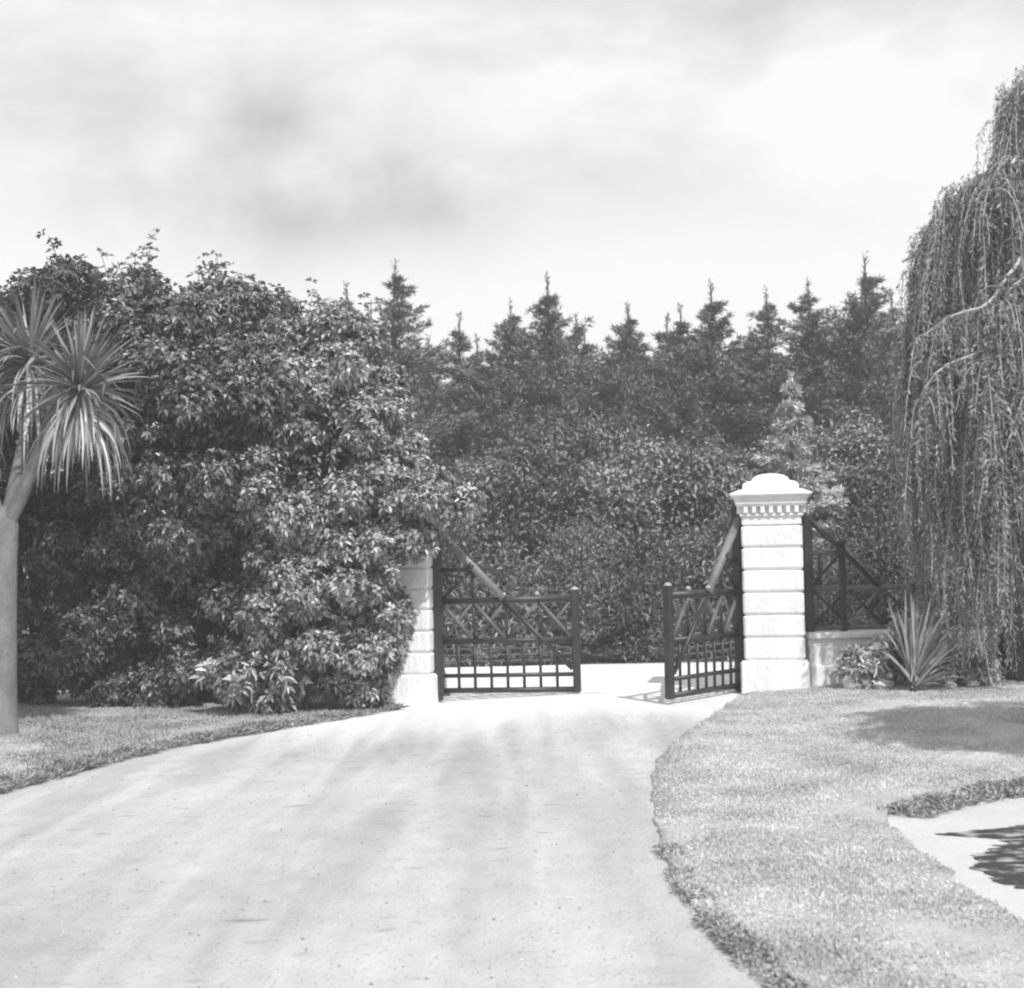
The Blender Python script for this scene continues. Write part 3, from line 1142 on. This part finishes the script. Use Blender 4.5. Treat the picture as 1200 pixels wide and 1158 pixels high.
# ---------------------------------------------------------------- cabbage tree on the left verge
def sword_head(rs, c, n_live, n_dead, ln):
    """rosette of sword leaves: each leaf a bent, tapering strip"""
    parts_live, parts_dead = [], []

    def strip(c0, d, L_, w, bend):
        seg = 7
        d = d + rs.normal(size=3) * .07
        d = d / np.linalg.norm(d)
        w = w * rs.uniform(.6, 1.25)
        kink = rs.randint(2, 7) if rs.uniform() < .3 else -1
        side = np.cross(d, [0, 0, 1.0])
        if np.linalg.norm(side) < .1:
            side = np.array([1.0, 0, 0])
        side = side / np.linalg.norm(side)
        a = rs.uniform(-.9, .9)
        upv = np.cross(side, d)
        side = side * math.cos(a) + upv * math.sin(a)
        p = np.array(c0, float)
        dd = d.copy()
        vs = []
        for i in range(seg + 1):
            t = i / seg
            ww = w * (.55 + 1.0 * t if t < .35 else .9 * (1 - (t - .35) / .65) ** .8 + .02) * .5
            vs.append(p - side * ww)
            vs.append(p + side * ww)
            dd = dd + np.array([0, 0, -bend / seg * (0.4 + 1.6 * t)])
            if i == kink:
                dd = dd + np.array([rs.normal() * .3, rs.normal() * .3, -.7])
            dd = dd / np.linalg.norm(dd)
            p = p + dd * L_ / seg
        ts = []
        for i in range(seg):
            a0 = 2 * i
            ts += [(a0, a0 + 1, a0 + 3), (a0, a0 + 3, a0 + 2)]
        return np.array(vs), np.array(ts)
    for k in range(n_live):
        u = rs.uniform(0, 1)
        el = math.radians(85 - 105 * u ** .9)
        az = rs.uniform(0, 2 * PI)
        d = np.array([math.cos(az) * math.cos(el), math.sin(az) * math.cos(el), math.sin(el)])
        parts_live.append(strip(np.array(c) + d * .04 + np.array([0, 0, .08 * (1 - u)]), d, ln * rs.uniform(.75, 1.1), .046, rs.uniform(.1, .7) * (.4 + u)))
    for k in range(n_dead):
        el = math.radians(rs.uniform(-30, 5))
        az = rs.uniform(0, 2 * PI)
        d = np.array([math.cos(az) * math.cos(el), math.sin(az) * math.cos(el), math.sin(el)])
        parts_dead.append(strip(np.array(c) + d * .05 - np.array([0, 0, rs.uniform(0, .35)]), d, ln * rs.uniform(.6, 1.35), .044, rs.uniform(1.8, 4.5)))
    return join(parts_live), join(parts_dead)


rs = np.random.RandomState(5)
ct = empty('cabbage_tree', (-5.66, 15.1, -.12), 0, 'cabbage tree with sword-leaf heads on a pale trunk at the left verge', 'tree')
tb = MB()
tb.tube([(0, 0, -.2), (.0, 0, .05), (.015, 0, .5), (.02, 0, 1.2), (.03, 0, 1.9), (.05, 0, 2.30), (.055, 0, 2.42), (.06, 0, 2.50)], [.24, .185, .155, .148, .145, .142, .12, .05], 14)
tb.build('trunk', M['palm_bark'], ct, smooth=True)
heads = [((1.0, -.35, 3.72), [(.05, 0, 2.15), (.10, -.02, 2.36), (.22, -.05, 2.55), (.40, -.15, 2.90), (.62, -.28, 3.3), (.98, -.35, 3.74)]),
         ((.24, .25, 4.12), [(.04, 0, 2.15), (.08, .02, 2.4), (.14, .05, 2.75), (.22, .15, 3.3), (.24, .25, 4.14)]),
         ((-.55, .05, 3.95), [(.02, 0, 2.15), (-.01, 0, 2.36), (-.12, .0, 2.65), (-.35, .05, 3.2), (-.55, .05, 3.95)])]
for c, pth in heads:
    tb = MB()
    n = len(pth)
    tb.tube(pth, [.095 - .04 * i / (n - 1) for i in range(n)], 10)
    tb.build('limb', M['palm_bark'], ct, smooth=True)
    live, dead = sword_head(rs, c, 170, 120, .84)
    hd = mesh_np('leaf_head', live[0], live[1], M['palm_leaf'], ct)
    mesh_np('dead_leaves', dead[0], dead[1], M['palm_dead'], hd)

# young sword-leaved plant in front of the willow
fx = empty('sword_leaf_plant', (4.52, 15.55, float(H(4.52, 15.55)) + .03), 0,
           'young sword-leaved plant on the lawn in front of the willow', 'plant')
rs = np.random.RandomState(9)


def flax(rs, n, ln, w):
    parts = []
    for k in range(n):
        u = rs.uniform(0, 1)
        u = u ** 1.6
        el = math.radians(90 - 72 * u)
        az = rs.uniform(-1.0, 1.0) if rs.uniform() < .72 else rs.uniform(0, 2 * PI)
        d = np.array([math.cos(az) * math.cos(el), math.sin(az) * math.cos(el), math.sin(el)])
        side = np.cross(d, [0, -1, .2])
        side /= np.linalg.norm(side)
        p = np.array([rs.normal() * .025, rs.normal() * .025, .03 + rs.uniform(0, .25) * (1 - u)])
        vs = []
        seg = 8
        L_ = ln * rs.uniform(.65, 1.05) * (1 - .35 * u)
        bend = rs.uniform(.1, .5) + 1.0 * u * rs.uniform(.3, 1)
        for i in range(seg + 1):
            t = i / seg
            ww = w * (.7 + .6 * t if t < .5 else 1.0 * (1 - (t - .5) / .5) ** .7 + .02) * .5
            vs += [p - side * ww, p + side * ww]
            d = d + np.array([0, 0, -bend / seg * 1.6 * t])
            d /= np.linalg.norm(d)
            p = p + d * L_ / seg
        ts = []
        for i in range(seg):
            a0 = 2 * i
            ts += [(a0, a0 + 1, a0 + 3), (a0, a0 + 3, a0 + 2)]
        parts.append((np.array(vs), np.array(ts)))
    return join(parts)


v, t = flax(rs, 130, .98, .026)
mesh_np('leaves', v, t, M['flax'], fx)
MB().tube([(0, 0, -.1), (0.0, 0, .14), (.005, 0, .34)], [.055, .05, .035], 10).build('stem', M['bark'], fx, smooth=True)


# ---------------------------------------------------------------- weeping willow
rs = np.random.RandomState(17)
WB = np.array([6.32, 16.75, .08])
wl = empty('weeping_willow', tuple(WB), 0, 'weeping willow with hanging pale strands at the right edge of the lawn', 'tree')
tb = MB()
tb.tube([(.02, 0, -.2), (.0, 0, .05), (-.02, 0, .5), (-.02, .02, 1.2), (.05, .1, 2.0), (.1, .1, 2.7)], [.52, .42, .38, .36, .36, .32], 16)
tb.build('trunk', M['bark'], wl, smooth=True)


def wpt(x, z, y):
    return np.array([x, y, z]) - WB


limbs = [
    [wpt(6.4, 2.6, 16.8), wpt(6.5, 3.6, 16.3), wpt(6.25, 4.55, 15.7), wpt(5.86, 5.02, 15.4), wpt(5.60, 4.84, 14.9), wpt(5.32, 4.47, 14.85), wpt(5.26, 4.02, 14.8), wpt(5.12, 3.86, 14.8), wpt(4.78, 3.74, 14.85), wpt(4.55, 3.5, 14.9), wpt(4.50, 3.1, 14.95)],
    [wpt(5.32, 4.47, 14.85), wpt(5.15, 4.35, 14.8), wpt(4.92, 4.3, 14.9), wpt(4.6, 4.1, 15.0), wpt(4.55, 3.8, 15.0)],
    [wpt(6.45, 4.4, 16.0), wpt(6.2, 4.95, 15.5), wpt(5.7, 4.7, 15.0), wpt(5.45, 4.5, 14.85), wpt(5.26, 4.02, 14.8), wpt(5.18, 3.5, 14.8), wpt(5.16, 3.1, 14.8)],
    [wpt(6.4, 2.6, 16.8), wpt(6.7, 4.6, 16.4), wpt(6.5, 6.0, 15.9), wpt(5.75, 6.1, 15.1), wpt(5.42, 5.9, 14.9), wpt(5.27, 5.54, 14.9), wpt(5.24, 5.15, 14.9)],
    [wpt(5.75, 6.1, 15.1), wpt(5.56, 5.95, 14.85), wpt(5.52, 5.5, 14.85)],
    [wpt(6.4, 2.6, 16.8), wpt(6.6, 5.0, 17.0), wpt(6.5, 7.0, 17.0), wpt(6.3, 7.3, 16.8)],
    [wpt(6.4, 2.6, 16.8), wpt(5.9, 4.4, 17.2), wpt(5.3, 5.4, 17.0), wpt(4.9, 5.3, 16.8)],
    [wpt(6.4, 2.6, 16.8), wpt(7.4, 4.6, 16.8), wpt(8.0, 5.6, 16.4), wpt(8.5, 5.3, 16.2)],
    [wpt(6.4, 2.6, 16.8), wpt(7.0, 4.6, 18.0), wpt(7.1, 5.9, 18.4)],
    [wpt(6.4, 2.6, 16.8), wpt(6.3, 3.4, 15.9), wpt(5.8, 3.6, 15.1), wpt(5.5, 3.05, 14.9), wpt(5.38, 2.7, 14.9), wpt(5.36, 2.2, 14.9)],
]
lr = [.042, .024, .026, .040, .020, .10, .07, .09, .09, .032]
for pts, r in zip(limbs, lr):
    P3 = smooth_line([tuple(p) for p in pts], .15)
    n = len(P3)
    MB().tube([tuple(p) for p in P3], [max(.008, r * (1 - .75 * i / (n - 1))) for i in range(n)], 7).build(
        'limb', M['pale_bark'], wl, smooth=True)


def top_env(x):
    """height from which the strands fall, across the crown"""
    xs = [4.84, 4.92, 5.02, 5.12, 5.28, 5.5, 5.75, 6.0, 6.15, 6.35, 6.6, 6.9, 7.6, 8.6, 9.2]
    zs = [3.2, 4.2, 5.0, 5.4, 5.6, 5.8, 5.95, 6.15, 6.9, 7.15, 7.3, 7.5, 6.8, 5.2, 4.0]
    return np.interp(x, xs, zs)


parts, stems = [], []
bunches = 400
for b_ in range(bunches):
    x = rs.choice([rs.uniform(4.87, 6.6), rs.uniform(4.87, 9.0)])
    yspan = math.sqrt(max(.05, 1 - ((x - 6.8) / 2.6) ** 2)) * 1.7
    y = 16.7 + rs.uniform(-1, 1) * yspan
    if rs.uniform() < .55:
        y = 16.7 - abs(rs.uniform(.65, 1.0)) * yspan
    z0 = top_env(x) * rs.choice([rs.uniform(.93, 1.0), rs.uniform(.42, .98)])
    lean = (5.9 - x) * .03 + rs.normal() * .10
    x *= y / 16.4
    ns = rs.randint(5, 11)
    zlow = .38 + 2.2 * max(0, 5.30 - x) + rs.uniform(0, .9)
    for s in range(ns):
        px, py = x + rs.normal() * .055, y + rs.normal() * .055
        ln = min(z0 - zlow + rs.normal() * .3, rs.uniform(1.2, 3.6))
        if ln < .4:
            continue
        m_ = max(6, int(ln / .04))
        t = np.linspace(0, 1, m_)
        ph = rs.uniform(0, 6)
        cx = px + (-.22 * np.minimum(t * 3, 1) ** .6 * rs.uniform(.0, 1)) + .06 * np.sin(t * rs.uniform(3, 7) + ph) + lean * t
        cy = py - .1 * np.minimum(t * 3, 1) * rs.uniform(-.4, 1) + .03 * np.cos(t * 5 + ph)
        cz = z0 + .10 * np.sin(np.minimum(t * 4, 1) * PI) - ln * t + rs.normal() * .08
        C = np.stack([cx, cy, cz], 1) - WB
        # leaves along it, pointing down and out
        k = 3
        P = np.repeat(C, k, 0) + rs.normal(size=(m_ * k, 3)) * .012
        D = np.stack([rs.normal(0, .55, m_ * k), rs.normal(0, .55, m_ * k), rs.uniform(-1.2, -.35, m_ * k)], 1)
        nn = rs.normal(size=(m_ * k, 3))
        lnf = rs.uniform(.045, .085, m_ * k)
        parts.append(leaves(P, D, nn, lnf, lnf * .20, fold=.1))
        stems.append(C[::4] if len(C[::4]) > 1 else C[[0, -1]])
# small fluff of short shoots along the upper outline
# shoots that hang from the pale limbs in front, so that the limbs are half veiled
for li in (0, 1, 2, 3, 4, 9):
    P3 = smooth_line([tuple(p) for p in limbs[li]], .12)
    for c in P3[len(P3) // 4:]:
        for s in range(4):
            ln = rs.uniform(.25, 1.1)
            m_ = max(5, int(ln / .045))
            t = np.linspace(0, 1, m_)
            dx, dy = rs.normal(0, .16), rs.normal(0, .16)
            C = np.stack([c[0] + dx * np.sqrt(t), c[1] + dy * np.sqrt(t) - .02, c[2] + .06 * np.sin(t * PI) - ln * t ** 1.3], 1)
            P = np.repeat(C, 3, 0)
            D = np.stack([rs.normal(0, .55, m_ * 3), rs.normal(0, .55, m_ * 3), rs.uniform(-1.2, -.2, m_ * 3)], 1)
            lnf = rs.uniform(.05, .10, m_ * 3)
            parts.append(leaves(P, D, rs.normal(size=(m_ * 3, 3)), lnf, lnf * .22, fold=.1))
            stems.append(C)
v, t = join(parts)
sk = mesh_np('crown', v, t, M['willow'], wl)
tb = MB()
for C in stems[::2]:
    tb.tube([tuple(p) for p in C], .004, 3, cap=False)
tb.build('strands', M['pale_bark'], wl)


# ---------------------------------------------------------------- small plants and stones along the wing wall
def small_shrub(name, x, y, r, h, seed, m, leaf, label, group=None, k=7, n=14):
    z = float(H(x, y))
    return broad_tree(name, (x, y, z), [((x, y, z + h * .55), (r, r * .8, h * .45))], seed, m, leaf, leaf * .36, n, 60, label, cat='shrub',
                      rlo=.08, rhi=.17, trunk_r=.02, fork=h * .3, zmin=.06, group=group, k=k)


small_shrub('garden_shrub', 4.22, 16.2, .30, .56, 41, M['shrub'], .12, 'broad-leaved low shrub against the white wing wall', 'plants below the wing wall')
small_shrub('garden_shrub', 4.72, 16.35, .34, .80, 42, M['shrub'], .11, 'taller leafy shrub hiding the end of the dark fence panel', 'plants below the wing wall', n=26)
small_shrub('garden_shrub', 5.08, 16.2, .30, .55, 43, M['shrub'], .10, 'leafy shrub between the sword-leaved plant and willow trunk', 'plants below the wing wall', n=18)
small_shrub('garden_shrub', 5.5, 16.15, .26, .28, 44, M['shrub'], .08, 'low creeping clump beside the willow trunk', 'plants below the wing wall')


def stone(x, y, s, seed, label):
    rs = np.random.RandomState(seed)
    import bmesh
    bm = bmesh.new()
    bmesh.ops.create_icosphere(bm, subdivisions=3, radius=1)
    ph = rs.uniform(0, 6, 9)
    for v in bm.verts:
        c = v.co
        k = 1 + .16 * math.sin(3 * c.x + ph[0]) * math.sin(3 * c.y + ph[1]) + .10 * math.sin(6 * c.z + ph[2] + 4 * c.x) + .05 * math.sin(11 * c.y + ph[3])
        v.co = c * k
    me = bpy.data.meshes.new('stone')
    bm.to_mesh(me)
    bm.free()
    me.materials.append(M['stone'])
    o = bpy.data.objects.new('stone', me)
    scene.collection.objects.link(o)
    o.location = (x, y, float(H(x, y)) + s[2] * .45 + .03)
    o.scale = s
    o.rotation_euler = (0, 0, rs.uniform(0, 3))
    return tag(o, label, 'stone', 'pale stones edging the bed')


stone(3.98, 16.2, (.16, .12, .13), 1, 'largest pale rounded stone at the foot of the wing wall')
stone(4.28, 15.95, (.13, .09, .07), 2, 'flat pale stone left of the sword-leaved plant')
stone(5.02, 15.85, (.10, .07, .045), 3, 'small pale stone right of the sword-leaved plant')
stone(5.32, 15.95, (.12, .08, .05), 4, 'pale stone nearest the willow trunk')


# ---------------------------------------------------------------- woodland across the street
def conifer_mesh(seed, h, r, z0, whorls, nb, m, pale=False):
    """returns crown arrays and a trunk MB, for a conical crown of drooping then up-turned boughs"""
    rs = np.random.RandomState(seed)
    P, D, NN, LN = [], [], [], []
    tb = MB()
    tb.tube([(0, 0, -.2), (rs.normal() * .03, 0, h * .35), (rs.normal() * .05, rs.normal() * .05, h * .7), (0, 0, h)],
            [h * .022, h * .017, h * .009, .01], 8)
    for w in range(whorls):
        f = w / (whorls - 1)
        z = z0 + (h - z0 - (.55 if not pale else .15)) * f ** .92
        rr = r * ((1 - f) ** .8 * rs.uniform(.7, 1.2) * 1.05 + .05)
        for b in range(nb if f < .85 else max(3, nb - 2)):
            az = rs.uniform(0, 2 * PI)
            L_ = rr * rs.uniform(.45, 1.25)
            dz = rs.uniform(.0, .35) + (.5 * f if not pale else 0)
            m_ = max(3, int(L_ / .10))
            t = np.linspace(.12, 1, m_)
            bx = np.cos(az) * L_ * t
            by = np.sin(az) * L_ * t
            bz = z + rs.normal() * (.12 if not pale else .02) + L_ * (dz * t ** 1.6 - (.18 if not pale else .05) * t)
            tb.tube([(0, 0, z), (bx[m_ // 2], by[m_ // 2], bz[m_ // 2]), (bx[-1], by[-1], bz[-1])], [.022, .013, .005], 4, cap=False)
            for i in range(m_):
                sp = (.07 + .22 * (1 - t[i]) * rr) * (1 - .5 * f)
                n = 7 if not pale else 15
                q = np.array([bx[i], by[i], bz[i]]) + rs.normal(size=(n, 3)) * np.array([sp, sp, sp * (.55 if not pale else .12)])
                nd = 4
                QP = np.repeat(q, nd, 0)
                out = np.array([math.cos(az), math.sin(az), .55 if not pale else .05])
                DD = out + rs.normal(size=(n * nd, 3)) * (.75 if not pale else .45)
                P.append(QP)
                D.append(DD)
                NN.append(rs.normal(size=(n * nd, 3)) + np.array([0, 0, 1.0]))
                LN.append(rs.uniform(.09, .20, n * nd))
    # leader
    n = 60
    q = np.stack([rs.normal(0, .02, n), rs.normal(0, .02, n), rs.uniform(h - .75, h + .15, n)], 1)
    P.append(q)
    D.append(np.stack([rs.normal(0, .45, n), rs.normal(0, .45, n), np.full(n, .9)], 1))
    NN.append(rs.normal(size=(n, 3)))
    LN.append(rs.uniform(.08, .16, n))
    P, D, NN, LN = np.concatenate(P), np.concatenate(D), np.concatenate(NN), np.concatenate(LN)
    v, t = leaves(P, D, NN, LN, .030 if not pale else .042, fold=.1)
    return v, t, tb


protos = []
for i, (h, r, z0, wh_, nb) in enumerate([(9.0, 2.1, 1.8, 22, 7), (8.6, 1.7, 1.5, 21, 7), (8.8, 2.4, 1.6, 22, 8), (8.2, 1.9, 1.2, 20, 7)]):
    root = empty('pine_tree', (0, 0, 0))
    v, t, tb = conifer_mesh(60 + i, h, r, z0, wh_, nb, M['pine'])
    mesh_np('crown', v, t, M['pine'], root)
    tb.build('trunk', M['bark'], root)
    tag(root, 'pine', 'tree', 'pine trees in the wood across the street')
    protos.append((root, h))

# x, y, top height
front = [(-4.3, 36, 8.75, 1), (-2.96, 35.5, 9.25, 0), (-1.35, 37, 8.1, 3), (.05, 36, 8.25, 1), (1.05, 36.5, 9.0, 2), (2.1, 38, 7.8, 3), (3.15, 36, 8.1, 1),
         (4.55, 36, 8.05, 3), (5.45, 36.5, 8.75, 2), (6.75, 35.5, 8.35, 1), (7.95, 36, 8.7, 0), (9.35, 35.5, 9.2, 2), (10.45, 37, 8.5, 3)]
labels_f = ['pine just clear of the hedge top at the left end of the wood',
            'tallest dark pine at the left of the wood, beside the hedge crest',
            'rounded lower pine right of the tall leftmost pine',
            'thin-topped pine left of centre in the wood',
            'tall open-crowned pine above the middle of the left gate leaf',
            'low pine in the dip between two taller crowns',
            'slender pine with a bare spire above the gateway gap',
            'blunt pine at the left shoulder of the broad pine',
            'broad dark pine left of and above the clear pillar',
            'narrow double-spired pine above the clear pillar',
            'slim pine between the narrow spires and the tall right-hand pine',
            'tall pale-topped pine near the willow',
            'pine partly behind the willow outline']
used = set()
for (x, y, top, pi_), lab in zip(front, labels_f):
    root, h = protos[pi_]
    s = (top + .12) / h
    rz = rnd.uniform(0, 6.28)
    if pi_ not in used:
        used.add(pi_)
        root.location = (x, y, 0)
        root.rotation_euler = (0, 0, rz)
        root.scale = (s * 1.25, s * 1.25, s)
        root['label'] = lab
    else:
        copy_thing(root, (x, y, 0), rz, (s * rnd.uniform(1.1, 1.4), s * 1.25, s), lab)
back = []
xx = -9.5
i = 0
while xx < 17:
    back.append((xx, 41 + rnd.uniform(-1, 2.5), rnd.uniform(8.0, 9.1)))
    xx += rnd.uniform(1.15, 1.7)
for (x, y, top) in back:
    i += 1
    root, h = protos[i % 4]
    s = top / h
    copy_thing(root, (x, y, 0), rnd.uniform(0, 6.28), (s * 1.35, s * 1.35, s), 'pine in the hazy row behind the front pines',
               'pines of the back row')

# woodland broadleaf trees in front of the pines
mids = [(-3.9, 28.5, 4.6, 1.9), (-1.3, 27.5, 3.7, 1.6), (.9, 27.4, 4.5, 1.6), (2.9, 26.5, 4.1, 1.7), (4.4, 28.0, 3.5, 1.5), (6.6, 27.9, 4.3, 1.6), (8.6, 27.0, 3.9, 1.9),
        (10.6, 28.5, 5.0, 1.9), (-6.8, 29, 4.9, 1.9)]
lab_m = ['broadleaf tree behind the top of the left pillar', 'dark bushy tree rising above the brace of the left gate leaf',
         'pale-flecked broadleaf tree behind the left gate leaf', 'bright-leaved broadleaf tree above the gateway gap',
         'shadowy broadleaf tree just left of the clear pillar', 'dense tree behind the cap of the clear pillar',
         'dark broadleaf tree above the wing fence', 'broadleaf tree behind the willow strands', 'broadleaf tree hidden mostly behind the hedge']
for i, ((x, y, h, r), lab) in enumerate(zip(mids, lab_m)):
    broad_tree('woodland_tree', (x, y, 0), [((x, y, h * .60), (r, r * .85, h * .42)), ((x + rnd.uniform(-.5, .5), y - .3, h * .32), (r * .9, r * .8, h * .30))],
               70 + i, M['wood_leaf'] if i % 2 else M['wood_dark'], .12, .055, 58, 20, lab, rlo=.22, rhi=.78, wh=False, k=8, sprigs=8, flat=.5, group='broadleaf trees in the wood',
               zmin=.3, trunk_r=.1, fork=1.0)

# pale young fir behind the clear pillar
v, t, tb = conifer_mesh(91, 4.75, 1.15, .5, 12, 9, M['pine_pale'], pale=True)
fir = empty('young_fir', (5.0, 24.2, 0), 0, 'pale young fir with flat layered boughs above the clear pillar', 'tree')
mesh_np('crown', v, t, M['pine_pale'], fir)
tb.build('trunk', M['bark'], fir)
fir.scale = (.78, .78, 1.0)

# undergrowth along the far side of the street
under = [(-3.0, 22.6, 1.8, 1.0), (-1.5, 22.7, 2.3, 1.0), (-.2, 22.5, 1.5, .8), (1.0, 22.6, 2.2, .75), (2.2, 22.5, 1.45, .8), (3.4, 22.8, 2.4, .9), (4.8, 22.6, 1.7, .95),
         (6.1, 22.7, 2.5, 1.0), (7.5, 22.6, 1.8, 1.0), (9.0, 22.8, 2.3, 1.0)]
lab_u = ['bush across the street behind the left pillar', 'bush across the street behind the hinge end of the left gate leaf',
         'bush across the street behind the middle of the left gate leaf', 'feathery pale bush at the left side of the gateway gap',
         'feathery bush in the right half of the gateway gap', 'bush across the street behind the half-open gate leaf',
         'bush seen between the clear pillar and the wing fence', 'bush across the street behind the wing fence',
         'bush across the street behind the willow strands', 'bush across the street at the far right']
for i, ((x, y, h, r), lab) in enumerate(zip(under, lab_u)):
    broad_tree('roadside_bush', (x, y, 0), [((x, y, h * .42), (r, .6, h * .42)), ((x + rnd.uniform(-.3, .3), y, h * .72), (r * .5, .45, h * .26))], 110 + i, [M['brush'], M['wood_dark'], M['wood_leaf']][i % 3], .08 + .03 * (i % 3), .03, 36, 36, lab, cat='bush', rlo=.2, rhi=.38,
               wh=False, k=9, sprigs=8, group='bushes along the far side of the street', zmin=.08, trunk_r=.04, fork=.4, up=.8)

# a tree just outside the right of the picture: it throws the shade on the far lawn
broad_tree('shade_tree', (7.5, 8.6, 0), [((7.1, 8.7, 4.8), (1.9, 1.9, 1.4))], 132, M['wood_leaf'], .16, .07, 60, 20,
           'tall leafy tree beyond the right end of the lawn', rlo=.35, rhi=.7, sprigs=8, trunk_r=.16, fork=2.6, zmin=.3)

# ---------------------------------------------------------------- haze
hz = bpy.data.materials.new('haze')
hz.use_nodes = True
t = hz.node_tree
t.nodes.clear()
o = t.nodes.new("ShaderNodeOutputMaterial")
pv = t.nodes.new("ShaderNodeVolumePrincipled")
pv.inputs['Color'].default_value = (.95, .95, .95, 1)
pv.inputs['Density'].default_value = .0026
pv.inputs['Anisotropy'].default_value = .2
t.links.new(pv.outputs[0], o.inputs['Volume'])
hb = MB().box((0, 0, 5.4), (7000, 7000, 13.2)).build('haze', hz)
tag(hb, 'thin pale summer haze over the gateway and wood', 'haze', kind='stuff')
